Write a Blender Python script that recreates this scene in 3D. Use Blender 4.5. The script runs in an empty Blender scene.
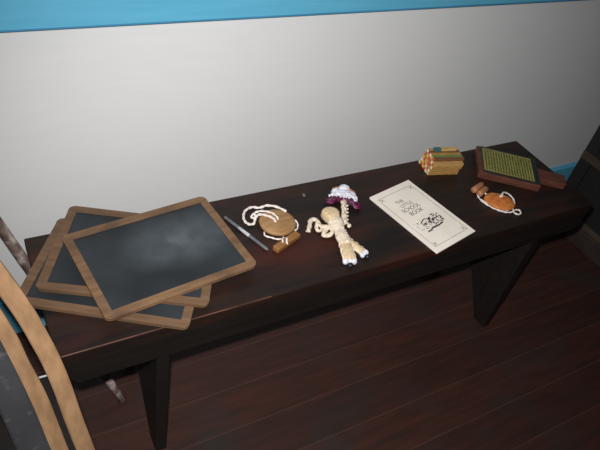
import bpy, bmesh, math, random
from mathutils import Vector, Matrix, Euler
random.seed(7)
SC = bpy.context.scene
COL = SC.collection
PI = math.pi

# ------------------------------------------------------------------ camera
H = 0.46                      # height of the bench top
cam_d = bpy.data.cameras.new('camera'); cam = bpy.data.objects.new('camera', cam_d); COL.objects.link(cam)
r = Vector((0.872797, -0.460054, 0.163022)); u = Vector((0.204633, 0.648144, 0.733509)); f = Vector((0.443115, 0.606845, -0.65984))
M = Matrix(((r.x, u.x, -f.x), (r.y, u.y, -f.y), (r.z, u.z, -f.z))).to_4x4()
CAM = Vector((-0.0403, -0.6354, 0.8725 + H))
M.translation = CAM
cam.matrix_world = M
cam_d.sensor_width = 36.0; cam_d.lens = 36.0 * 592.55 / 600.0; cam_d.clip_start = 0.02
SC.camera = cam

# ------------------------------------------------------------------ world, lights, exposure
SC.view_settings.view_transform = 'Standard'
SC.view_settings.look = 'None'
SC.view_settings.exposure = 0.0
SC.view_settings.gamma = 1.0
SC.view_settings.use_curve_mapping = False
W = bpy.data.worlds.new('world'); SC.world = W; W.use_nodes = True
W.node_tree.nodes['Background'].inputs[0].default_value = (0.75, 0.85, 1.0, 1)
W.node_tree.nodes['Background'].inputs[1].default_value = 0.03

fl = bpy.data.lights.new('camera_flash', 'SPOT')        # the camera's own flash
fl.energy = 97; fl.shadow_soft_size = 0.012; fl.spot_size = math.radians(101); fl.spot_blend = 1.0
fl.color = (1.0, 1.0, 1.0)
flo = bpy.data.objects.new('camera_flash', fl); COL.objects.link(flo)
flo.location = CAM + u * 0.055 - r * 0.02
aim = f + r*(45/592.55) - u*(50/592.55)      # it points along the lens, a touch low
flo.rotation_euler = aim.to_track_quat('-Z', 'Y').to_euler()

# ------------------------------------------------------------------ materials
def lin(c):
    return tuple(((x/255)/12.92 if x/255 <= 0.04045 else ((x/255+0.055)/1.055)**2.4) for x in c) + (1,)

def mat(name, c1, c2=None, scale=8, stretch=(1, 1, 1), rough=0.6, spec=0.5, bump=0.0, detail=6, lo=0.35, hi=0.65,
        c3=None, s3=3.0, lo3=0.5, hi3=0.7, metal=0.0, bscale=None, st3=(1, 1, 1), rot=(0, 0, 0)):
    m = bpy.data.materials.new(name); m.use_nodes = True
    nt = m.node_tree; b = nt.nodes['Principled BSDF']
    b.inputs['Roughness'].default_value = rough
    b.inputs['Specular IOR Level'].default_value = spec
    b.inputs['Metallic'].default_value = metal
    b.inputs['Base Color'].default_value = lin(c1)
    tc = nt.nodes.new('ShaderNodeTexCoord')
    def noise(sc, st, det=detail):
        mp = nt.nodes.new('ShaderNodeMapping'); mp.inputs['Scale'].default_value = st; mp.inputs['Rotation'].default_value = rot
        nt.links.new(tc.outputs['Object'], mp.inputs[0])
        n = nt.nodes.new('ShaderNodeTexNoise'); n.inputs['Scale'].default_value = sc; n.inputs['Detail'].default_value = det
        nt.links.new(mp.outputs[0], n.inputs[0]); return n
    def ramp(n, a, z):
        q = nt.nodes.new('ShaderNodeMapRange'); q.inputs[1].default_value = a; q.inputs[2].default_value = z
        nt.links.new(n.outputs[0], q.inputs[0]); return q
    if c2:
        n = noise(scale, stretch); q = ramp(n, lo, hi)
        mx = nt.nodes.new('ShaderNodeMix'); mx.data_type = 'RGBA'
        mx.inputs[6].default_value = lin(c1); mx.inputs[7].default_value = lin(c2)
        nt.links.new(q.outputs[0], mx.inputs[0]); out = mx.outputs[2]
        if c3:
            n3 = noise(s3, st3, 8); q3 = ramp(n3, lo3, hi3)
            m3 = nt.nodes.new('ShaderNodeMix'); m3.data_type = 'RGBA'
            m3.inputs[7].default_value = lin(c3)
            nt.links.new(q3.outputs[0], m3.inputs[0]); nt.links.new(out, m3.inputs[6]); out = m3.outputs[2]
        nt.links.new(out, b.inputs['Base Color'])
    if bump:
        nb = noise(bscale or scale*2, stretch)
        bp = nt.nodes.new('ShaderNodeBump'); bp.inputs['Strength'].default_value = bump; bp.inputs['Distance'].default_value = 0.002
        nt.links.new(nb.outputs[0], bp.inputs['Height']); nt.links.new(bp.outputs[0], b.inputs['Normal'])
    return m

M_bench = mat('dark_bench_wood', (40, 27, 20), (26, 20, 18), 5, (1, 9, 9), rough=0.45, spec=0.25, bump=0.12, c3=(64, 29, 20), s3=3.0, lo3=0.5, hi3=0.78, st3=(1, 5, 5))
M_bench_edge = mat('worn_highlit_bench_edge', (112, 66, 52), (54, 34, 28), 16, (1, 3, 3), rough=0.4)  # reddish wear, with the edge highlight mixed into the colour
M_bench_front = mat('dark_bench_front', (30, 24, 21), (21, 18, 16), 6, (1, 9, 9), rough=0.5, spec=0.3, bump=0.1)
M_knot = mat('pale_knot', (118, 98, 84), (60, 44, 38), 200, rough=0.35)
M_wall = mat('off_white_plaster', (213, 212, 211), (211, 210, 209), 14, (1, 1, 6), rough=0.75, spec=0.2, bump=0.03, bscale=22)
M_blue = mat('blue_paint', (96, 172, 202), (90, 166, 196), 5, (1, 1, 12), rough=0.5, spec=0.3, bump=0.05)
M_bluedk = mat('blue_paint_bead', (70, 148, 186), (60, 138, 176), 5, rough=0.5)
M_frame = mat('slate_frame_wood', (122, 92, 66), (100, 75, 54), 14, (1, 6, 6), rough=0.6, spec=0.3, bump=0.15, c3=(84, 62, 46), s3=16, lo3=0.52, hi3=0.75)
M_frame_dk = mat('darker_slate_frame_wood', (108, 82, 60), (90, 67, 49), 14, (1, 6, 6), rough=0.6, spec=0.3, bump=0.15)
M_slate = mat('writing_slate', (30, 33, 35), (37, 40, 43), 9, rough=0.6, spec=0.25, lo=0.4, hi=0.7, c3=(52, 57, 61), s3=5, lo3=0.46, hi3=0.85, bump=0.05)
M_pencil = mat('slate_pencil', (104, 106, 110), (84, 86, 90), 60, rough=0.45)
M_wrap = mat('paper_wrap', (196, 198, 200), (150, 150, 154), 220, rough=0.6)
M_tan = mat('turned_tan_wood', (158, 122, 82), (138, 102, 64), 22, (1, 4, 1), rough=0.55, spec=0.3)
M_peg = mat('peg_wood', (146, 102, 54), (122, 82, 42), 30, (1, 6, 6), rough=0.55)
M_cord = mat('white_cord', (232, 222, 214), (206, 190, 182), 240, rough=0.8, spec=0.1)
M_husk = mat('beige_corded_yarn', (232, 218, 200), (196, 176, 152), 170, rough=0.85, spec=0.1, bump=0.5)
M_husk2 = mat('tan_padded_yarn', (214, 190, 156), (188, 162, 126), 190, rough=0.85, spec=0.1, bump=0.5)
M_white = mat('white_lace', (226, 228, 234), (190, 186, 196), 150, rough=0.85, spec=0.1, bump=0.4)
M_purple = mat('magenta_ribbon', (104, 22, 66), (52, 12, 38), 90, rough=0.45)
M_orange = mat('rust_yarn', (188, 120, 64), (140, 82, 44), 180, rough=0.85)
M_black = mat('black_shoe', (26, 26, 32), (14, 14, 18), 60, rough=0.5)
M_paper = mat('cream_paper', (236, 226, 212), (228, 216, 202), 12, rough=0.7, spec=0.15)
M_ink = mat('black_ink', (84, 80, 76), (56, 54, 52), 400, rough=0.7)
M_inkl = mat('pale_ink', (110, 106, 98), (84, 82, 78), 400, rough=0.7)
M_horn = mat('red_brown_wood', (98, 58, 44), (76, 44, 34), 20, (1, 6, 6), rough=0.5, spec=0.3)
M_hornblk = mat('black_board_face', (36, 42, 42), (28, 32, 34), 40, rough=0.4)
M_hornpaper = mat('yellow_green_sheet', (140, 134, 66), (112, 114, 52), 30, rough=0.6, c3=(150, 132, 72), s3=30)
M_hornink = mat('dark_green_ink', (62, 66, 32), (46, 50, 28), 200, rough=0.6)
M_toy = mat('orange_brown_nut', (206, 118, 56), (168, 84, 36), 70, rough=0.5, bump=0.6, c3=(190, 140, 60), s3=60, lo3=0.5)
M_toy2 = mat('brown_wood_beads', (170, 116, 80), (136, 88, 58), 60, rough=0.55)
M_bent = mat('bent_ash_wood', (140, 108, 78), (118, 90, 64), 12, (6, 6, 1), rough=0.55, spec=0.3, bump=0.1)
M_chairdk = mat('charcoal_worn_paint', (50, 49, 51), (42, 41, 43), 12, rough=0.6, c3=(74, 72, 74), s3=60, lo3=0.6, hi3=0.75)
M_seat = mat('dark_seat_wood', (27, 20, 18), (19, 15, 14), 8, (1, 6, 1), rough=0.7, spec=0.2)
M_stick = mat('mottled_worn_stick', (96, 78, 70), (166, 154, 146), 38, rough=0.7, lo=0.45, hi=0.62, c3=(74, 56, 48), s3=26, lo3=0.52, hi3=0.6)
M_cab = mat('near_black_wood', (24, 22, 21), (17, 16, 16), 9, (6, 6, 1), rough=0.65)
M_cabrail = mat('brown_worn_rail', (72, 58, 46), (42, 35, 29), 10, rough=0.6)
M_cabplinth = mat('dark_red_brown_plinth', (52, 40, 36), (42, 32, 30), 10, rough=0.6)

def floor_material():
    m = bpy.data.materials.new('old_floor_boards'); m.use_nodes = True
    nt = m.node_tree; b = nt.nodes['Principled BSDF']
    tc = nt.nodes.new('ShaderNodeTexCoord')
    sp = nt.nodes.new('ShaderNodeSeparateXYZ'); nt.links.new(tc.outputs['Object'], sp.inputs[0])
    def mth(op, a, v=None):
        n = nt.nodes.new('ShaderNodeMath'); n.operation = op
        if hasattr(a, 'links'): nt.links.new(a, n.inputs[0])
        else: n.inputs[0].default_value = a
        if v is not None:
            if hasattr(v, 'links'): nt.links.new(v, n.inputs[1])
            else: n.inputs[1].default_value = v
        return n.outputs[0]
    y = mth('ADD', mth('DIVIDE', sp.outputs[1], 0.108), 20.13)
    idx = mth('FLOOR', y); fr = mth('SUBTRACT', y, idx)
    d = mth('MINIMUM', fr, mth('SUBTRACT', 1.0, fr))
    seam = mth('LESS_THAN', d, 0.018)
    wn = nt.nodes.new('ShaderNodeTexWhiteNoise'); wn.noise_dimensions = '1D'; nt.links.new(idx, wn.inputs['W'])
    mp = nt.nodes.new('ShaderNodeMapping'); mp.inputs['Scale'].default_value = (1.5, 14, 1); nt.links.new(tc.outputs['Object'], mp.inputs[0])
    n1 = nt.nodes.new('ShaderNodeTexNoise'); n1.inputs['Scale'].default_value = 4; n1.inputs['Detail'].default_value = 8; nt.links.new(mp.outputs[0], n1.inputs[0])
    n2 = nt.nodes.new('ShaderNodeTexNoise'); n2.inputs['Scale'].default_value = 5; n2.inputs['Detail'].default_value = 6; nt.links.new(tc.outputs['Object'], n2.inputs[0])
    def mix(fac, a, bcol):
        x = nt.nodes.new('ShaderNodeMix'); x.data_type = 'RGBA'; nt.links.new(fac, x.inputs[0])
        for s, v in ((6, a), (7, bcol)):
            if isinstance(v, tuple): x.inputs[s].default_value = v
            else: nt.links.new(v, x.inputs[s])
        return x.outputs[2]
    def rng(o, a, z):
        q = nt.nodes.new('ShaderNodeMapRange'); q.inputs[1].default_value = a; q.inputs[2].default_value = z; nt.links.new(o, q.inputs[0]); return q.outputs[0]
    c = mix(rng(n1.outputs[0], 0.35, 0.7), lin((62, 34, 27)), lin((44, 28, 23)))
    c = mix(rng(n2.outputs[0], 0.5, 0.72), c, lin((46, 39, 36)))
    c = mix(mth('MULTIPLY', wn.outputs[0], 0.35), c, lin((38, 26, 23)))
    v = nt.nodes.new('ShaderNodeTexVoronoi'); v.inputs['Scale'].default_value = 9; nt.links.new(tc.outputs['Object'], v.inputs[0])
    c = mix(mth('MULTIPLY', mth('LESS_THAN', v.outputs['Distance'], 0.018), 0.8), c, lin((190, 180, 170)))
    c = mix(mth('MULTIPLY', seam, 0.55), c, lin((74, 50, 40)))
    nt.links.new(c, b.inputs['Base Color'])
    b.inputs['Roughness'].default_value = 0.5; b.inputs['Specular IOR Level'].default_value = 0.35
    bp = nt.nodes.new('ShaderNodeBump'); bp.inputs['Strength'].default_value = 0.3; bp.inputs['Distance'].default_value = 0.002
    nt.links.new(n1.outputs[0], bp.inputs['Height']); nt.links.new(bp.outputs[0], b.inputs['Normal'])
    return m
M_floor = floor_material()

# ------------------------------------------------------------------ mesh helpers
def add_box(bm, c, s, rz=0.0, rot=None):
    m = Matrix.Translation(Vector(c)) @ (rot.to_4x4() if rot is not None else Matrix.Rotation(rz, 4, 'Z')) @ Matrix.Diagonal((s[0], s[1], s[2], 1))
    return bmesh.ops.create_cube(bm, size=1.0, matrix=m)['verts']

def add_prism(bm, pts, a, b, axis='y'):
    """polygon pts (p,q) extruded from a to b along axis"""
    def P(p, q, t):
        return {'x': (t, p, q), 'y': (p, t, q), 'z': (p, q, t)}[axis]
    v0 = [bm.verts.new(P(p, q, a)) for p, q in pts]; v1 = [bm.verts.new(P(p, q, b)) for p, q in pts]
    n = len(pts)
    bm.faces.new(v0); bm.faces.new(v1[::-1])
    for i in range(n): bm.faces.new((v0[i], v1[i], v1[(i+1) % n], v0[(i+1) % n]))

def smooth_path(pts, n=8):
    pts = [Vector(p) for p in pts]; out = []
    for i in range(len(pts)-1):
        p0 = pts[max(i-1, 0)]; p1 = pts[i]; p2 = pts[i+1]; p3 = pts[min(i+2, len(pts)-1)]
        for k in range(n):
            t = k/n
            out.append(0.5*((2*p1)+(p2-p0)*t+(2*p0-5*p1+4*p2-p3)*t*t+(3*p1-p0-3*p2+p3)*t**3))
    out.append(pts[-1]); return out

def add_tube(bm, pts, rad, seg=8, twist=0.0, flat=1.0, knob=0.0):
    """round tube; rad number or function of t; twist/knob make it read as twisted cord"""
    n = len(pts); rings = []; up = Vector((0, 0, 1))
    for i, p in enumerate(pts):
        p = Vector(p); d = (Vector(pts[min(i+1, n-1)]) - Vector(pts[max(i-1, 0)])).normalized()
        a = d.cross(up)
        if a.length < 1e-3: a = d.cross(Vector((1, 0, 0)))
        a.normalize(); b = a.cross(d).normalized()
        rr = rad(i/(n-1)) if callable(rad) else rad
        ring = []
        for k in range(seg):
            th = 2*PI*k/seg + twist*i
            q = rr*(1+knob*math.cos(2*(2*PI*k/seg)))
            ring.append(bm.verts.new(p + a*math.cos(th)*q + b*math.sin(th)*q*flat))
        rings.append(ring)
    for i in range(n-1):
        for k in range(seg):
            bm.faces.new((rings[i][k], rings[i][(k+1) % seg], rings[i+1][(k+1) % seg], rings[i+1][k]))
    bm.faces.new(rings[0][::-1]); bm.faces.new(rings[-1])

def add_blob(bm, c, s, rz=0.0, sub=3, noise=0.0, freq=1.0):
    m = Matrix.Translation(Vector(c)) @ Matrix.Rotation(rz, 4, 'Z') @ Matrix.Diagonal((s[0], s[1], s[2], 1))
    vs = bmesh.ops.create_icosphere(bm, subdivisions=sub, radius=1.0, matrix=Matrix())['verts']
    for v in vs:
        k = 1 + noise*(math.sin(v.co.x*7*freq+1)*math.sin(v.co.y*9*freq+2)*math.cos(v.co.z*8*freq) + 0.5*random.uniform(-1, 1)*noise)
        v.co = m @ (v.co*k)

def add_lathe(bm, prof, seg=40):
    rings = []
    for rr, z in prof:
        rings.append([bm.verts.new((rr*math.cos(2*PI*k/seg), rr*math.sin(2*PI*k/seg), z)) for k in range(seg)])
    for i in range(len(prof)-1):
        for k in range(seg):
            bm.faces.new((rings[i][k], rings[i][(k+1) % seg], rings[i+1][(k+1) % seg], rings[i+1][k]))
    bm.faces.new(rings[0][::-1]); bm.faces.new(rings[-1])

def bevel_all(bm, w, seg=2):
    bmesh.ops.bevel(bm, geom=bm.edges[:], offset=w, segments=seg, affect='EDGES', profile=0.5)

def obj(name, bm, m, parent=None, smooth=False, bevel=0.0):
    if bevel: bevel_all(bm, bevel)
    bmesh.ops.recalc_face_normals(bm, faces=bm.faces[:])
    me = bpy.data.meshes.new(name); bm.to_mesh(me); bm.free()
    for x in (m if isinstance(m, (list, tuple)) else [m]): me.materials.append(x)
    if smooth:
        for p in me.polygons: p.use_smooth = True
    o = bpy.data.objects.new(name, me); COL.objects.link(o)
    if parent: o.parent = parent
    return o

def tag(o, label=None, cat=None, group=None, kind=None):
    if label: o['label'] = label
    if cat: o['category'] = cat
    if group: o['group'] = group
    if kind: o['kind'] = kind
    return o

def thing(name, label, cat, loc=(0, 0, 0), rz=0.0, group=None):
    o = bpy.data.objects.new(name, None); COL.objects.link(o); o.empty_display_size = 0.05
    o.location = loc; o.rotation_euler = (0, 0, rz)
    return tag(o, label, cat, group)

def struct(name, bm, m, bevel=0.0):
    return tag(obj(name, bm, m, bevel=bevel), kind='structure')

def text_mesh(name, body, size, m, parent, loc, rz, sx=1.0):
    cu = bpy.data.curves.new(name, 'FONT'); cu.body = body; cu.size = size; cu.align_x = 'CENTER'; cu.align_y = 'CENTER'; cu.extrude = 0.00005
    cu.offset = 0.0
    t = bpy.data.objects.new(name, cu); COL.objects.link(t)
    dg = bpy.context.evaluated_depsgraph_get()
    me = bpy.data.meshes.new_from_object(t.evaluated_get(dg)); me.name = name
    bpy.data.objects.remove(t)
    me.materials.clear(); me.materials.append(m)
    o = bpy.data.objects.new(name, me); COL.objects.link(o); o.parent = parent
    o.location = loc; o.rotation_euler = (0, 0, rz); o.scale = (sx, 1, 1)
    return o

# ------------------------------------------------------------------ the room
YW = 0.462
bm = bmesh.new(); add_box(bm, (0.9, -0.6, -0.03), (5.0, 3.0, 0.06)); 
struct('floor', bm, M_floor)
bm = bmesh.new(); add_box(bm, (0.9, YW+0.05+0.0, 1.2), (5.0, 0.1, 2.4)); struct('wall_back', bm, M_wall)
# blue baseboard
bm = bmesh.new(); add_prism(bm, [(YW, 0.0), (YW-0.014, 0.0), (YW-0.014, 0.122), (YW-0.006, 0.131), (YW, 0.131)], -1.6, 3.4, 'x')
struct('baseboard_back', bm, M_blue)
# blue chair rail: broad board with a rounded bead along its lower edge
bm = bmesh.new()
add_prism(bm, [(YW, 0.818), (YW-0.018, 0.818), (YW-0.018, 0.905), (YW-0.022, 0.909), (YW-0.022, 0.925), (YW-0.016, 0.930), (YW-0.016, 0.99), (YW, 0.99)], -1.6, 3.4, 'x')
struct('trim_1', bm, M_blue)
bm = bmesh.new(); add_tube(bm, [(x, YW-0.012, 0.818) for x in (-1.6, 0.9, 3.4)], 0.0062, 12)
struct('trim_2', bm, M_bluedk)

# ------------------------------------------------------------------ the bench
L, BW = 1.352, 0.30
bench = thing('bench', 'long dark stained wooden bench with solid plank ends against the white wall', 'bench', (0, 0, 0))
bm = bmesh.new(); add_box(bm, (L/2-0.002, BW/2-0.0005, H-0.014), (L+0.004, BW+0.001, 0.028)); obj('bench_top', bm, M_bench, bench, bevel=0.0025)
prof = [(L-0.001, H-0.028), (L-0.001, H-0.075), (L-0.014, H-0.09), (0.026, H-0.09), (-0.003, H-0.052), (-0.003, H-0.028)]
for y0, y1 in ((0.0005, 0.020), (BW-0.020, BW-0.0005)):
    bm = bmesh.new(); add_prism(bm, prof, y0, y1, 'y'); obj('apron', bm, M_bench_front, bench, bevel=0.0015)
def end_board(x):
    p = [(0.004, H-0.09), (0.0205, H-0.09), (0.0205, H-0.0285), (BW-0.0205, H-0.0285), (BW-0.0205, H-0.09), (BW-0.004, H-0.09), (BW-0.004, 0.0), (BW-0.045, 0.0),
         (0.175, 0.125), (0.163, 0.142), (0.150, 0.147), (0.137, 0.142), (0.125, 0.125), (0.045, 0.0), (0.004, 0.0)]
    bm = bmesh.new(); add_prism(bm, p, x-0.0125, x+0.0125, 'x'); obj('leg', bm, M_bench_front, bench, bevel=0.001)
end_board(0.1795); end_board(1.1965)
bm = bmesh.new(); add_box(bm, (0.20, 0.0009, H-0.0012), (0.39, 0.0024, 0.0026)); o = obj('worn_highlight_edge', bm, M_bench_edge, bench, bevel=0.001)  # strip shows reddish wear plus a highlight painted along the edge
tag(o, 'reddish worn front edge of the bench top with a painted highlight')
bm = bmesh.new(); add_lathe(bm, [(0.012, 0), (0.011, 0.0012), (0.006, 0.0016), (0.002, 0.0018)], 20)
o = obj('knot', bm, M_knot, bench, True); o.location = (0.6045, 0.258, H-0.0002); o.scale = (0.45, 0.5, 1)

# ------------------------------------------------------------------ slates
def pale_middle():  # slate colour made paler in a soft noisy spot near the middle
    m = M_slate.copy(); m.name = 'pale_middle_slate'; nt = m.node_tree; b = nt.nodes['Principled BSDF']
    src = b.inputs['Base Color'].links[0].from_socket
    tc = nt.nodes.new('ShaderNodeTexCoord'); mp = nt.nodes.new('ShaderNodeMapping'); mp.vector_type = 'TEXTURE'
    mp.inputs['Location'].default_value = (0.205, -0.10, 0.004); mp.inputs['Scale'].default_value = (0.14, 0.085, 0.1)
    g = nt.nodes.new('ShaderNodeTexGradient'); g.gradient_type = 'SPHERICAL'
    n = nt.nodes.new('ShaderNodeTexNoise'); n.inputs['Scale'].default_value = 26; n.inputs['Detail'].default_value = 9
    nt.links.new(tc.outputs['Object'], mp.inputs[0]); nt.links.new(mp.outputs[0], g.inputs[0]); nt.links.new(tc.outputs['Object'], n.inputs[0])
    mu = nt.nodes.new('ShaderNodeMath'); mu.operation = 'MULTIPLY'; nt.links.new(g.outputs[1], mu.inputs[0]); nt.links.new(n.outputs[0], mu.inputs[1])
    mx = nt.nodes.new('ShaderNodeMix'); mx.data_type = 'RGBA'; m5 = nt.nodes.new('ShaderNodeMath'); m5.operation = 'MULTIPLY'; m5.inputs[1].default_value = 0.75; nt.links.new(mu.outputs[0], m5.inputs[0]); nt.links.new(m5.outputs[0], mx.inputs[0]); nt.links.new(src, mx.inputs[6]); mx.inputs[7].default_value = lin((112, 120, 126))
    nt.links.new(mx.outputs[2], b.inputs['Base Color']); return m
M_slate_pale = pale_middle()
def slate(label, corner, ang, w, d, z, fm, fw=0.0175, rad=0.012):
    """corner = far-left corner; x runs along the length, -y towards the viewer"""
    t = thing('school_slate', label, 'slate', (corner[0], corner[1], z), math.radians(ang), 'framed school slates stacked on the bench')
    T = 0.0078
    def arc(cx, cy, a0, a1, rr=rad, n=5): return [(cx+rr*math.cos(math.radians(a0+(a1-a0)*i/n)), cy+rr*math.sin(math.radians(a0+(a1-a0)*i/n))) for i in range(n+1)]
    # two long rails carry the rounded corners, two short stiles sit between them
    for top in (True, False):
        if top: pts = [(0, -fw), (fw, -fw), (w-fw, -fw), (w, -fw)] + arc(w-rad, -rad, 0, 90) + arc(rad, -rad, 90, 180)
        else: pts = [(w, -d+fw), (0, -d+fw)] + arc(rad, -d+rad, 180, 270) + arc(w-rad, -d+rad, 270, 360)
        bm = bmesh.new(); add_prism(bm, pts, 0, T, 'z'); obj('frame_rail', bm, fm, t, bevel=0.0008)
    for x0, x1 in ((0.0002, fw), (w-fw, w-0.0002)):
        bm = bmesh.new(); add_box(bm, ((x0+x1)/2, -d/2, T/2), (x1-x0, d-2*fw-0.0004, T-0.0002)); obj('frame_stile', bm, fm, t, bevel=0.0008)
    bm = bmesh.new(); add_box(bm, (w/2, -d/2, T/2), (w-2*fw+0.006, d-2*fw+0.006, T-0.0038)); obj('slate_panel', bm, M_slate_pale if fm is M_frame else M_slate, t)
    return t
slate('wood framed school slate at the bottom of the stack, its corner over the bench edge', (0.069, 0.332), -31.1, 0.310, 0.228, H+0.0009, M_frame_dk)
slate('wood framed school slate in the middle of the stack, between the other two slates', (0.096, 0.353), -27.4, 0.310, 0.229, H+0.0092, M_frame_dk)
slate('wood framed school slate lying on top of the stack, paler towards the middle and fully visible', (0.059, 0.259), 6.8, 0.309, 0.231, H+0.0175, M_frame)

# ------------------------------------------------------------------ slate pencil
a, b = Vector((0.394, 0.237, H+0.0037)), Vector((0.441, 0.115, H+0.0037))
t = thing('slate_pencil', 'thin grey slate pencil with a pale paper band beside the slates', 'pencil', a)
d = b-a
bm = bmesh.new(); add_tube(bm, [d*0, d*0.01, d*0.5, d*0.96, d*1.0], lambda s: 0.0034 if s < 0.8 else (0.0034 if s < 0.99 else 0.0012), 12); obj('pencil_shaft', bm, M_pencil, t, True)
bm = bmesh.new(); add_tube(bm, [d*0.32, d*0.58], 0.00365, 12); obj('paper_wrap', bm, M_wrap, t, True)

# ------------------------------------------------------------------ round toy with cord and peg
t = thing('buzzer_toy', 'large tan wooden disc toy with white cord looped to its left', 'toy', (0.4925, 0.187, H))
DX = 0.0035
bm = bmesh.new(); add_lathe(bm, [(0.040, 0.0002), (0.0445, 0.003), (0.0455, 0.006), (0.0445, 0.0095), (0.041, 0.0115), (0.030, 0.0125), (0.010, 0.0128), (0.002, 0.0128)], 48); o = obj('disc', bm, M_tan, t, True); o.location = (0.004, -0.003, 0); o.scale = (0.91, 0.91, 1)
def cord(pts, rad=0.0023, parent=None, name='cord', m=None, n=7):
    q = smooth_path([(x-(parent.location.x if parent else 0), y-(parent.location.y if parent else 0), z) for x, y, z in pts], n)
    bm = bmesh.new(); add_tube(bm, q, rad, 8, twist=0.55, knob=0.22); return obj(name, bm, m or M_cord, parent, True)
z1 = 0.004
cord([(0.528, 0.205, 0.0125), (0.514, 0.226, 0.0125), (0.495, 0.238, 0.011), (0.480, 0.243, z1), (0.464, 0.250, z1), (0.445, 0.243, z1), (0.434, 0.228, z1), (0.430, 0.212, z1), (0.435, 0.200, z1), (0.446, 0.199, z1), (0.453, 0.208, 0.008), (0.462, 0.212, 0.0145), (0.475, 0.206, 0.0150), (0.486, 0.194, 0.0150), (0.489, 0.184, 0.0148), (0.489, 0.182, 0.011)], 0.0030, t)
cord([(0.498, 0.187, 0.011), (0.498, 0.190, 0.0150), (0.494, 0.206, 0.0150), (0.482, 0.217, 0.0150), (0.466, 0.222, 0.0145), (0.454, 0.222, 0.009), (0.448, 0.218, 0.006), (0.451, 0.213, 0.0065), (0.457, 0.216, 0.010), (0.452, 0.221, 0.0135)], 0.0024, t)
cord([(0.457, 0.168, 0.003), (0.454, 0.157, 0.003), (0.465, 0.147, 0.003), (0.475, 0.139, 0.003), (0.488, 0.134, 0.006), (0.488, 0.124, 0.0150), (0.484, 0.117, 0.0150), (0.4845, 0.112, 0.010)], 0.0020, t)
cord([(0.490, 0.140, 0.004), (0.482, 0.132, 0.009), (0.477, 0.124, 0.0150), (0.475, 0.116, 0.0142)], 0.0020, t)
cord([(0.534, 0.182, 0.008), (0.5385, 0.170, 0.007), (0.532, 0.155, 0.006), (0.521, 0.147, 0.008)], 0.0020, t)
pg = bmesh.new(); add_box(pg, (0, 0, 0.0063), (0.074, 0.0165, 0.0125)); o = obj('peg', pg, M_peg, t, bevel=0.0022)
o.location = (0.4885-0.4925, 0.1225-0.187, 0); o.rotation_euler = (0, 0, math.radians(22))

# ------------------------------------------------------------------ doll
t = thing('cord_doll', 'beige corded doll lying on its back with one arm raised and legs apart', 'doll', (0.61, 0.10, H))
def dpts(pts): return [(x-0.61, y-0.10, z) for x, y, z in pts]
bm = bmesh.new()
ol = [(0.607, 0.143), (0.601, 0.153), (0.599, 0.165), (0.601, 0.174), (0.607, 0.180), (0.616, 0.183), (0.627, 0.181), (0.636, 0.175), (0.640, 0.167), (0.640, 0.157), (0.635, 0.147), (0.629, 0.140)]
rings = []
for sc, z in ((0.80, 0.002), (0.95, 0.005), (1.0, 0.010), (1.0, 0.017), (0.94, 0.022), (0.80, 0.0255), (0.45, 0.0270)):
    rings.append([bm.verts.new((0.62+(x-0.62)*sc-0.61, 0.162+(y-0.162)*sc-0.10, z+0.0005*math.sin(x*900+y*700))) for x, y in ol])
for a_ in range(len(rings)-1):
    for k in range(12): bm.faces.new((rings[a_][k], rings[a_][(k+1) % 12], rings[a_+1][(k+1) % 12], rings[a_+1][k]))
bm.faces.new(rings[0][::-1]); bm.faces.new(rings[-1])
bmesh.ops.subdivide_edges(bm, edges=bm.edges[:], cuts=1, use_grid_fill=True)
for v in bm.verts: v.co += Vector((random.uniform(-.0006, .0006), random.uniform(-.0006, .0006), random.uniform(0, .0008)))
obj('head', bm, M_husk2, t, True)
bm = bmesh.new()
tp = smooth_path(dpts([(0.622, 0.146, 0.012), (0.618, 0.128, 0.013), (0.613, 0.105, 0.012), (0.610, 0.085, 0.011), (0.608, 0.070, 0.010)]), 5)
add_tube(bm, tp, lambda s: 0.0165+0.0035*math.sin(s*PI*3+0.5)*(1-s)-0.002*s, 18, flat=0.66)
torso = obj('torso', bm, M_husk, t, True)
bm = bmesh.new()
for k in range(26):
    s = k/25; c = tp[int(s*(len(tp)-1))]
    ang = k*2.4
    add_blob(bm, (c.x+math.cos(ang)*0.013, c.y+random.uniform(-.003, .003), c.z+abs(math.sin(ang))*0.009), (0.0042, 0.0030, 0.0026), ang, 1)
obj('knotted_cord', bm, M_husk, torso, True)
def limb(name, pts, rad, m=M_husk, flat=0.8, twist=0.4, knob=0.15, seg=10, parent=None):
    bm = bmesh.new(); add_tube(bm, smooth_path(dpts(pts), 6), rad, seg, twist=twist, flat=flat, knob=knob); return obj(name, bm, m, parent or t, True)
# curled arm with hanging hand
arm = limb('arm', [(0.606, 0.133, 0.014), (0.592, 0.128, 0.012), (0.578, 0.119, 0.008), (0.578, 0.112, 0.007), (0.592, 0.112, 0.008), (0.601, 0.121, 0.011), (0.594, 0.132, 0.013), (0.583, 0.136, 0.012), (0.582, 0.150, 0.010), (0.583, 0.163, 0.009), (0.573, 0.168, 0.007), (0.565, 0.158, 0.006), (0.557, 0.147, 0.006), (0.549, 0.137, 0.0055)], 0.0052)
limb('arm_loop', [(0.583, 0.158, 0.010), (0.575, 0.146, 0.008), (0.571, 0.136, 0.006), (0.577, 0.131, 0.006), (0.588, 0.138, 0.008)], 0.0042, parent=arm)
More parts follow.
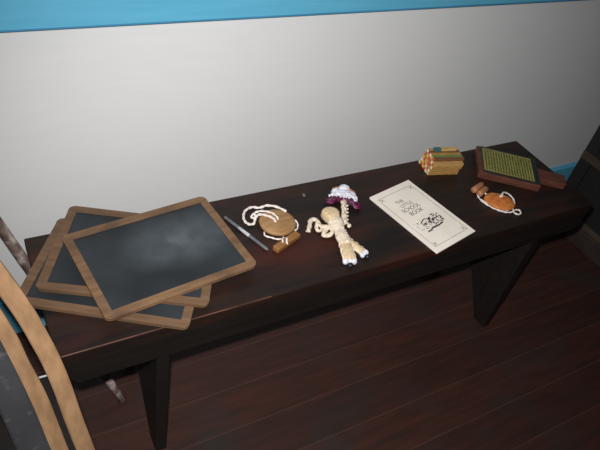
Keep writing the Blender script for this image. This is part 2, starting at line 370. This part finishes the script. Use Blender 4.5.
# raised arm
arm2 = limb('arm', [(0.622, 0.128, 0.013), (0.632, 0.131, 0.012), (0.643, 0.136, 0.011), (0.650, 0.150, 0.010), (0.660, 0.166, 0.010), (0.668, 0.180, 0.010), (0.674, 0.192, 0.010), (0.680, 0.202, 0.010)], lambda s: 0.0068+0.0013*math.sin(s*30))
bm = bmesh.new()
for k in range(16):
    s = k/15; x = 0.640+(0.672-0.640)*s; y = 0.133+(0.186-0.133)*s; an = k*2.1
    add_blob(bm, (x-0.61+math.cos(an)*0.006, y-0.10+math.cos(an)*-0.004, 0.011+0.005*abs(math.sin(an))), (0.004, 0.003, 0.003), an, 1)
add_blob(bm, (0.649-0.61, 0.124-0.10, 0.007), (0.006, 0.005, 0.005), 0.5, 2)
obj('knotted_cord', bm, M_husk, arm2, True)
# legs : padded rectangles with light edging, then white cuffs and black toes
def leg(p0, p1, w, wc):
    p0 = Vector(p0); p1 = Vector(p1); d = p1-p0; an = math.atan2(d.y, d.x)
    bm = bmesh.new(); add_box(bm, ((p0.x+p1.x)/2-0.61, (p0.y+p1.y)/2-0.10, 0.0085), (d.length, w, 0.015), an); lg = obj('leg', bm, M_husk2, t, True, bevel=0.0055)
    n = Vector((-math.sin(an), math.cos(an)))
    bm = bmesh.new()
    for s in (-1, 1):
        pts = [(p0.x-0.61+n.x*s*w*0.48+d.x*k/8, p0.y-0.10+n.y*s*w*0.48+d.y*k/8, 0.010+0.0015*math.sin(k*2.2)) for k in range(9)]
        add_tube(bm, smooth_path(pts, 3), 0.0028, 8, twist=0.5, knob=0.2)
    obj('seam_cord', bm, M_husk, lg, True)
    dn = d.normalized()
    bm = bmesh.new()
    for s in (-0.5, 0, 0.5): add_blob(bm, (p1.x-0.61+n.x*s*wc+dn.x*0.003, p1.y-0.10+n.y*s*wc+dn.y*0.003, 0.0075), (0.0065, wc*0.36, 0.0068), an, 2, 0.1)
    obj('cuff', bm, M_white, lg, True)
    bm = bmesh.new(); add_blob(bm, (p1.x-0.61+dn.x*0.0115, p1.y-0.10+dn.y*0.0115, 0.0058), (0.0065, wc*0.36, 0.0056), an, 2); obj('shoe', bm, M_black, lg, True)
leg((0.609, 0.079, 0), (0.591, 0.028, 0), 0.027, 0.019)
leg((0.617, 0.083, 0), (0.632, 0.038, 0), 0.0165, 0.013)

# ------------------------------------------------------------------ lace bonnet with ribbon held by the doll
t = thing('lace_bonnet', 'ruffled white lace bonnet with magenta ribbon at the raised hand of the doll', 'bonnet', (0.681, 0.209, H), math.radians(-26))
t.scale = (0.85, 1, 1)
bm = bmesh.new()
for (x, y, sx, sy, sz, zz) in ((0.002, 0.014, 0.030, 0.012, 0.012, 0.012), (-0.018, 0.016, 0.014, 0.013, 0.012, 0.013), (0.006, 0.030, 0.017, 0.014, 0.013, 0.014), (0.026, 0.012, 0.014, 0.015, 0.011, 0.011), (0.034, 0.002, 0.009, 0.012, 0.008, 0.009)):
    add_blob(bm, (x, y, zz), (sx, sy, sz), 0.2, 3, 0.10, 1.2)
obj('lace', bm, M_white, t, True)
bm = bmesh.new()
for k in range(15):
    x = -0.030+k*0.0048; add_blob(bm, (x, 0.004+0.003*math.sin(k*2.3)+(0.0-max(0, x-0.02))*0.3, 0.017+0.002*math.sin(k*3.1)), (0.0042, 0.007, 0.0045), 0.4*math.sin(k), 2, 0.1)
add_tube(bm, smooth_path([(-0.040, 0.001, 0.013), (-0.025, 0.004, 0.018), (0, 0.006, 0.020), (0.02, 0.007, 0.019), (0.036, -0.004, 0.014)], 5), 0.004, 8, 0.4, knob=0.3)
obj('ruffle', bm, M_white, t, True)
bm = bmesh.new()
def ribbon(bm, pts, w, th=0.0015):
    q = smooth_path(pts, 6); top = []; bot = []
    for i, p in enumerate(q):
        d = (q[min(i+1, len(q)-1)]-q[max(i-1, 0)]).normalized(); n = Vector((-d.y, d.x, 0)).normalized()
        wob = 0.0016*math.sin(i*1.1)
        top.append([bm.verts.new(p+n*w/2+Vector((0, 0, th+wob))), bm.verts.new(p-n*w/2+Vector((0, 0, th-wob)))])
        bot.append([bm.verts.new(p+n*w/2+Vector((0, 0, wob))), bm.verts.new(p-n*w/2-Vector((0, 0, wob)))])
    for i in range(len(q)-1):
        bm.faces.new((top[i][0], top[i+1][0], top[i+1][1], top[i][1])); bm.faces.new((bot[i][0], bot[i][1], bot[i+1][1], bot[i+1][0]))
        bm.faces.new((top[i][0], bot[i][0], bot[i+1][0], top[i+1][0])); bm.faces.new((top[i][1], top[i+1][1], bot[i+1][1], bot[i][1]))
    bm.faces.new((top[0][0], top[0][1], bot[0][1], bot[0][0])); bm.faces.new((top[-1][0], bot[-1][0], bot[-1][1], top[-1][1]))
ribbon(bm, [(0.000, -0.001, 0.013), (-0.018, -0.004, 0.014), (-0.036, -0.008, 0.010), (-0.046, -0.012, 0.006)], 0.013)
ribbon(bm, [(-0.046, -0.012, 0.005), (-0.034, -0.016, 0.009), (-0.018, -0.008, 0.010), (-0.002, -0.003, 0.011)], 0.011)
add_tube(bm, smooth_path([(-0.003, 0.0, 0.012), (-0.02, -0.004, 0.014), (-0.04, -0.008, 0.009), (-0.044, -0.014, 0.006), (-0.032, -0.015, 0.008)], 5), 0.0042, 8, 0.3, knob=0.3)
obj('ribbon', bm, M_purple, t, True)
bm = bmesh.new()
ribbon(bm, [(0.004, -0.001, 0.013), (0.020, -0.008, 0.014), (0.036, -0.012, 0.011), (0.050, -0.010, 0.006)], 0.014)
ribbon(bm, [(0.050, -0.011, 0.005), (0.044, -0.024, 0.006), (0.030, -0.020, 0.009), (0.012, -0.008, 0.011)], 0.011)
add_tube(bm, smooth_path([(0.006, -0.002, 0.012), (0.022, -0.012, 0.013), (0.036, -0.022, 0.009), (0.048, -0.016, 0.006), (0.048, -0.008, 0.007)], 5), 0.0042, 8, 0.3, knob=0.3)
obj('ribbon', bm, M_purple, t, True)
bm = bmesh.new()
for k in range(12):
    x = -0.024+k*0.0052; y = 0.028+0.013*math.sin(k/11*PI)
    if 5 <= k <= 6: y += 0.002
    add_blob(bm, (x, y, 0.010), (0.005, 0.007, 0.006), k*0.7, 2, 0.15)
add_blob(bm, (0.034, 0.020, 0.009), (0.007, 0.009, 0.007), 0, 2, 0.15)
obj('yarn_edging', bm, M_orange, t, True)

# ------------------------------------------------------------------ booklet
BA = math.radians(-77.8)     # from top edge of page to bottom edge
t = thing('booklet', 'cream printed booklet with black border and drawing lying flat on the bench', 'booklet', (0.847, 0.107, H), BA+PI/2)
bw, bh = 0.144, 0.219
def page(w, h, z0, lift, th):
    bm = bmesh.new(); nx, ny = 10, 12; g = []
    for layer in (0, 1):
        g.append([[bm.verts.new(((i/nx-0.5)*w, (j/ny-0.5)*h, z0+layer*th+lift*max(0, (j/ny-0.6)/0.4)**2*(0.35+0.65*(1-abs(2*i/nx-0.55)))+layer*0)) for j in range(ny+1)] for i in range(nx+1)])
    for i in range(nx):
        for j in range(ny):
            bm.faces.new((g[0][i][j], g[0][i][j+1], g[0][i+1][j+1], g[0][i+1][j])); bm.faces.new((g[1][i][j], g[1][i+1][j], g[1][i+1][j+1], g[1][i][j+1]))
    for i in range(nx):
        bm.faces.new((g[0][i][0], g[0][i+1][0], g[1][i+1][0], g[1][i][0])); bm.faces.new((g[0][i][ny], g[1][i][ny], g[1][i+1][ny], g[0][i+1][ny]))
    for j in range(ny):
        bm.faces.new((g[0][0][j], g[1][0][j], g[1][0][j+1], g[0][0][j+1])); bm.faces.new((g[0][nx][j], g[0][nx][j+1], g[1][nx][j+1], g[1][nx][j]))
    return bm
obj('pages', page(bw-0.002, bh-0.002, 0.0003, 0.0, 0.0038), M_paper, t)
cv = obj('cover', page(bw, bh, 0.0042, 0.0, 0.0005), M_paper, t)
Z = 0.00475
bm = bmesh.new()
ix, iy = 0.0600, 0.0925
for (cx, cy, sx, sy) in ((0, iy, 2*ix, 0.0010), (0, -iy, 2*ix, 0.0010), (ix, 0, 0.0010, 2*iy), (-ix, 0, 0.0010, 2*iy)):
    add_box(bm, (cx, cy-0.001, Z), (sx, sy, 0.0001))
o = obj('printed_border', bm, M_inkl, cv)
for sx in (-1, 1):
    for sy in (-1, 1):
        bm = bmesh.new()
        for (px, py, a_) in ((0.004, 0.004, 0.6), (0.009, 0.005, -0.4), (0.005, 0.010, 1.9), (0.010, 0.010, 0.9), (0.0075, 0.0075, 2.4)):
            add_box(bm, (sx*(ix-px), sy*(iy-py)-0.001, Z+0.00005), (0.0055, 0.0011, 0.0001), a_*sx*sy)
        obj('corner_ornament', bm, M_ink, cv)
for body, y, s, xx in (('THE', 0.058, 0.0150, -0.010), ('LITTLE', 0.043, 0.0150, -0.001), ('SCHOOL', 0.028, 0.0165, -0.001), ('BOOK', 0.012, 0.0175, 0.001)):
    text_mesh('title_lettering', body, s, M_ink, cv, (xx-0.006, y+0.001, Z), 0, 0.92)
bm = bmesh.new()
def quad(pts, z=Z):
    add_prism(bm, pts, z, z+0.00008, 'z')
# schoolhouse drawing among trees
for k in range(70):
    an = random.uniform(0, 2*PI); rr = random.random()**0.5
    x = 0.018+rr*0.019*math.cos(an); y = -0.030+rr*0.021*math.sin(an); s = random.uniform(0.0010, 0.0032)
    quad([(x+s*math.cos(q), y+s*0.8*math.sin(q)) for q in (0, 1.2, 2.3, 3.5, 4.9)])
for k in range(60):
    x = random.uniform(-0.036, 0.006); y = random.uniform(-0.050, -0.014); s = random.uniform(0.0007, 0.0017)
    quad([(x+s*math.cos(q), y+s*math.sin(q)) for q in (0, 1.5, 2.9, 4.4)])
quad([(-0.022, -0.022), (-0.006, -0.014), (0.010, -0.022), (0.008, -0.024), (-0.006, -0.017), (-0.020, -0.024)])
for x in (-0.019, -0.006, 0.007): quad([(x, -0.045), (x+0.0012, -0.045), (x+0.0012, -0.022), (x, -0.022)])
for x in (-0.015, -0.002): quad([(x, -0.034), (x+0.005, -0.034), (x+0.005, -0.027), (x, -0.027)])
quad([(-0.016, -0.052), (0.012, -0.053), (0.014, -0.048), (-0.010, -0.047)])
quad([(-0.028, -0.055), (-0.012, -0.056), (-0.014, -0.051), (-0.024, -0.051)])
o = obj('drawing', bm, M_ink, cv); o.scale = (1.2, 0.95, 1); o.location = (-0.004, 0.0, 0)

# ------------------------------------------------------------------ bundle of counting sticks
t = thing('stick_bundle', 'block of short wooden sticks with coloured ends on the back of the bench', 'sticks', (0.962, 0.235, H), math.radians(-13))
cols = [(214, 60, 60), (236, 224, 196), (226, 190, 70), (240, 232, 214), (206, 74, 60), (96, 160, 70)]
endm = [mat('stick_end_paint', c, tuple(int(v*0.85) for v in c), 200, rough=0.6) for c in cols]
sidem = [mat('stick_wood', c, tuple(int(v*0.8) for v in c), 60, (1, 8, 8), rough=0.5) for c in ((196, 152, 92), (178, 134, 74), (206, 168, 106), (120, 80, 50), (112, 134, 66))]
sl, ny_, nz_ = 0.089, 6, 5
sw, sh = 0.058/ny_, 0.045/nz_
for j in range(ny_):
    for k in range(nz_):
        if k == nz_-1 and j == 0: continue
        off = random.uniform(-0.0012, 0.0012)
        sm = sidem[(3 if (k == nz_-1 and j in (1, 4)) else 4 if (k == nz_-1 and j == 2) else random.choice((0, 1, 2)))]
        bm = bmesh.new(); add_box(bm, (sl/2+off+0.0028*k, sw*(j+0.5), sh*(k+0.5)), (sl, sw*0.95, sh*0.97)); bevel_all(bm, 0.0006, 1)
        bmesh.ops.recalc_face_normals(bm, faces=bm.faces[:])
        st = obj('stick', bm, [sm, endm[(j*2+k*3+random.randint(0, 1)) % 5]], t)
        for p in st.data.polygons:
            if abs(p.normal.x) > 0.9: p.material_index = 1
teal = mat('teal_paint', (70, 120, 124), (52, 96, 100), 60, rough=0.5)
bm = bmesh.new(); add_box(bm, (0.057, 0.047, 0.0493), (0.066, 0.010, 0.0075)); st = obj('loose_stick', bm, sidem[2], t, bevel=0.0008)
bm = bmesh.new(); add_box(bm, (0.034, 0.047, 0.0494), (0.020, 0.0104, 0.0079)); obj('teal_tip', bm, teal, st, bevel=0.0006)

# ------------------------------------------------------------------ hornbook paddle
t = thing('hornbook', 'red-brown wooden hornbook paddle with yellow-green lettered sheet and handle', 'hornbook', (1.096, 0.188, H), math.radians(-37.8))
PL, PW, PT = 0.167, 0.131, 0.020
bm = bmesh.new(); add_box(bm, (PL/2, PW/2, PT/2), (PL, PW, PT)); obj('paddle_board', bm, M_horn, t, bevel=0.0025)
bm = bmesh.new(); add_prism(bm, [(PL-0.002, 0.038), (PL+0.03, 0.042), (PL+0.073, 0.040), (PL+0.077, 0.045), (PL+0.077, 0.080), (PL+0.073, 0.085), (PL+0.03, 0.085), (PL-0.002, 0.089)], 0.0005, PT-0.001, 'z'); obj('handle', bm, M_horn, t, bevel=0.002)
bm = bmesh.new(); add_box(bm, (PL/2+0.005, PW/2+0.002, PT+0.0008), (PL-0.012, PW-0.008, 0.0016)); blk = obj('black_panel', bm, M_hornblk, t, bevel=0.0005)
bm = bmesh.new(); add_box(bm, (0.014+0.0685, PW/2+0.002, PT+0.0018), (0.137, 0.108, 0.0006)); sh_ = obj('lettered_sheet', bm, M_hornpaper, t)
bm = bmesh.new()
for row in range(17):
    x = 0.0215+row*0.0077; y = 0.0170
    while y < PW-0.018:
        w_ = random.uniform(0.0026, 0.0052)
        add_box(bm, (x+random.uniform(-0.0003, 0.0003), y+w_/2, PT+0.0022), (random.uniform(0.0022, 0.0038), w_, 0.0002)); y += w_+random.choice((0.0006, 0.0008, 0.0022))
obj('lettering', bm, M_hornink, sh_)

# ------------------------------------------------------------------ second toy
t = thing('buzzer_toy', 'small orange-brown oval toy with white cord and two wooden pegs before the paddle', 'toy', (1.078, 0.078, H))
bm = bmesh.new(); add_blob(bm, (-0.001, 0.003, 0.009), (0.040, 0.032, 0.0085), math.radians(-35), 4, 0.05, 0.9); obj('disc', bm, M_toy, t, True)
cord([(1.063, 0.113, 0.008), (1.060, 0.126, 0.008), (1.047, 0.130, 0.005), (1.039, 0.118, 0.004), (1.038, 0.100, 0.003), (1.044, 0.080, 0.003), (1.054, 0.062, 0.003), (1.068, 0.049, 0.003), (1.084, 0.043, 0.003), (1.098, 0.046, 0.003), (1.112, 0.044, 0.003), (1.110, 0.033, 0.003), (1.098, 0.030, 0.003), (1.092, 0.040, 0.0035), (1.104, 0.056, 0.004), (1.118, 0.066, 0.005), (1.126, 0.082, 0.007), (1.120, 0.096, 0.012), (1.106, 0.100, 0.017), (1.092, 0.094, 0.0185), (1.081, 0.089, 0.0180)], 0.0021, t)
cord([(1.081, 0.090, 0.0180), (1.086, 0.087, 0.0190), (1.092, 0.091, 0.0185)], 0.0022, t)
cord([(1.036, 0.110, 0.0045), (1.041, 0.090, 0.0065), (1.051, 0.068, 0.006), (1.064, 0.056, 0.006), (1.078, 0.048, 0.0065)], 0.0018, t)
for (x, y, an, l) in ((1.058, 0.145, 17, 0.044), (1.060, 0.1275, 19, 0.040)):
    bm = bmesh.new(); add_tube(bm, [(-l/2, 0, 0), (-l/2+0.002, 0, 0), (-l*0.2, 0, 0), (l*0.2, 0, 0), (l/2-0.002, 0, 0), (l/2, 0, 0)], lambda s: 0.0062 if s in (0, 1) else 0.0082, 14)
    o = obj('peg', bm, M_toy2, t, True); o.location = (x-1.078, y-0.078, 0.0084); o.rotation_euler = (0, 0, math.radians(an))

# ------------------------------------------------------------------ mottled stick leaning on the wall behind the bench
a = Vector((0.1330, 0.1555, 0.0096)); b = Vector((-0.0935, 0.448, 0.566)); d = b-a
t = bpy.data.objects
bm = bmesh.new(); pts = [d*(i/14) for i in range(15)]
add_tube(bm, pts, lambda s: 0.0092+0.0026*s+0.0004*math.sin(s*40), 14)
o = obj('walking_stick', bm, M_stick, None, True); o.location = a
tag(o, 'mottled worn wooden stick leaning on the wall behind the left end of the bench', 'stick')

# ------------------------------------------------------------------ bent-hoop chair at the left
t = thing('bow_back_chair', 'wooden chair with two light bentwood hoops and dark seat beside the bench', 'chair', (-0.27, -0.2, 0))
def loc(p): return Vector(p)-Vector((-0.27, -0.2, 0))
CX = -0.275
nrm = Vector((0, -1, 0.35)).normalized()             # the back leans away from the sitter
def hoop(name, pts, apex_z, w, th, m, label=None):
    """pts: the right-hand side of the bow, from the seat up; mirrored about CX"""
    def yy(z): return -0.185+0.35*(z-0.40)
    right = [Vector((x, y, z)) for x, y, z in pts]
    x1, z1_ = right[-1].x, right[-1].z; x0, z0_ = right[-2].x, right[-2].z
    slope = math.atan2(z1_-z0_, x1-x0)
    ext = []
    cx_ = x1+(x1-x0)/(z1_-z0_)*(apex_z-z1_)
    for i in range(1, 9):
        a_ = i/8
        x = (1-a_)**2*x1+2*a_*(1-a_)*cx_+a_*a_*CX; z = (1-a_)**2*z1_+2*a_*(1-a_)*apex_z+a_*a_*apex_z
        ext.append(Vector((x, yy(z), z)))
    path = right+ext
    path = path+[Vector((2*CX-p.x, p.y, p.z)) for p in path[-2::-1]]
    q = smooth_path(path, 4); bm = bmesh.new(); rings = []
    for i, p in enumerate(q):
        d = (q[min(i+1, len(q)-1)]-q[max(i-1, 0)]).normalized(); s = d.cross(nrm).normalized(); n = s.cross(d).normalized()
        c = loc(p)
        ring = [bm.verts.new(c+s*w*aa+n*th*bb) for aa, bb in ((-.5, -.35), (-.42, -.5), (.42, -.5), (.5, -.35), (.5, .35), (.42, .5), (-.42, .5), (-.5, .35))]
        rings.append(ring)
    for i in range(len(rings)-1):
        for k in range(8): bm.faces.new((rings[i][k], rings[i][(k+1) % 8], rings[i+1][(k+1) % 8], rings[i+1][k]))
    bm.faces.new(rings[0][::-1]); bm.faces.new(rings[-1])
    o = obj(name, bm, m, t)
    if label: o['label'] = label
    return o
hoop('outer_hoop', [(0.0061, -0.1738, 0.4319), (0.0042, -0.1682, 0.4481), (-0.004, -0.1457, 0.5122), (-0.0097, -0.1263, 0.5677), (-0.0164, -0.1107, 0.6124), (-0.0233, -0.0995, 0.6442), (-0.0324, -0.0865, 0.6813), (-0.0426, -0.075, 0.7142), (-0.0528, -0.065, 0.7429), (-0.0628, -0.0558, 0.7692)], 0.93, 0.024, 0.009, M_bent)
hoop('inner_hoop', [(-0.0285, -0.168, 0.4486), (-0.0313, -0.1623, 0.4649), (-0.0408, -0.1331, 0.5483), (-0.0476, -0.1195, 0.5872), (-0.0542, -0.1087, 0.6181), (-0.0596, -0.0968, 0.6519), (-0.0659, -0.0874, 0.6788), (-0.0751, -0.0761, 0.7112)], 0.88, 0.024, 0.009, M_bent)
hoop('dark_hoop', [(-0.0576, -0.163, 0.4627), (-0.0613, -0.1573, 0.479), (-0.0687, -0.1349, 0.5432), (-0.075, -0.1197, 0.5867), (-0.0821, -0.1051, 0.6282), (-0.0904, -0.0902, 0.671)], 0.80, 0.040, 0.012, M_chairdk, 'charcoal painted inner slat of the chair back')
bm = bmesh.new()
sp = [(0.0, -0.006), (0.002, -0.10), (0.004, -0.20), (-0.02, -0.30), (-0.06, -0.38), (-0.15, -0.42), (-0.40, -0.42), (-0.49, -0.38), (-0.53, -0.30), (-0.554, -0.20), (-0.552, -0.10), (-0.55, -0.006)]
add_prism(bm, [(x+0.27-0.002, y+0.2) for x, y in sp], 0.400, 0.430, 'z'); obj('seat', bm, M_seat, t, bevel=0.003)
bm = bmesh.new(); add_box(bm, loc((-0.275, -0.0052, 0.4293)), (0.546, 0.0030, 0.0022)); tag(obj('worn_highlight_edge', bm, M_wrap, t, bevel=0.0006), 'pale painted highlight along the back edge of the seat')  # pale strip paints the bright highlight on the seat edge
for (x, y, sx, sy) in ((-0.07, -0.06, 0.02, 0.02), (-0.48, -0.06, -0.02, 0.02), (-0.09, -0.34, 0.02, -0.02), (-0.46, -0.34, -0.02, -0.02)):
    bm = bmesh.new(); p0 = loc((x, y, 0.4005)); p1 = loc((x+sx, y+sy, 0.0))
    add_tube(bm, [p0.lerp(p1, k/8) for k in range(9)], lambda s: 0.014+0.004*math.sin(s*PI)-0.003*s, 14); obj('leg', bm, M_seat, t, True)
for y in (-0.055, -0.345):
    bm = bmesh.new(); add_tube(bm, [loc((-0.46, y, 0.17)), loc((-0.27, y, 0.17)), loc((-0.08, y, 0.17))], 0.008, 10); obj('stretcher', bm, M_seat, t, True)

# ------------------------------------------------------------------ dark cupboard at the right
t = thing('cupboard', 'near-black wooden cupboard with brown rails past the right end of the bench', 'cupboard', (2.02, 0.0, 0))
X0, Y0, Y1 = 1.80, -0.50, 0.335
def lb(x0, x1, y0, y1, z0, z1): 
    bm = bmesh.new(); add_box(bm, ((x0+x1)/2-2.02, (y0+y1)/2, (z0+z1)/2), (x1-x0, y1-y0, z1-z0)); return bm
obj('cupboard_body', lb(X0+0.012, 2.24, Y0, Y1, 0.0, 0.95), M_cab, t, bevel=0.004)
obj('plinth', lb(X0-0.004, X0+0.0118, Y0, Y1, 0.0, 0.070), M_cabplinth, t, bevel=0.002)
for z0, z1 in ((0.072, 0.092), (0.292, 0.322), (0.60, 0.63)):
    obj('rail', lb(X0-0.002, X0+0.0118, Y0, Y1, z0, z1), M_cabrail, t, bevel=0.002)
for y0 in (Y0, (Y0+Y1)/2-0.02, Y1-0.045):
    for z0, z1 in ((0.093, 0.291), (0.323, 0.599), (0.631, 0.94)):
        obj('stile', lb(X0+0.002, X0+0.0118, y0, y0+0.045, z0, z1), M_cab, t, bevel=0.0015)
obj('cupboard_top', lb(X0-0.012, 2.25, Y0-0.012, Y1+0.012, 0.951, 0.975), M_cab, t, bevel=0.003)
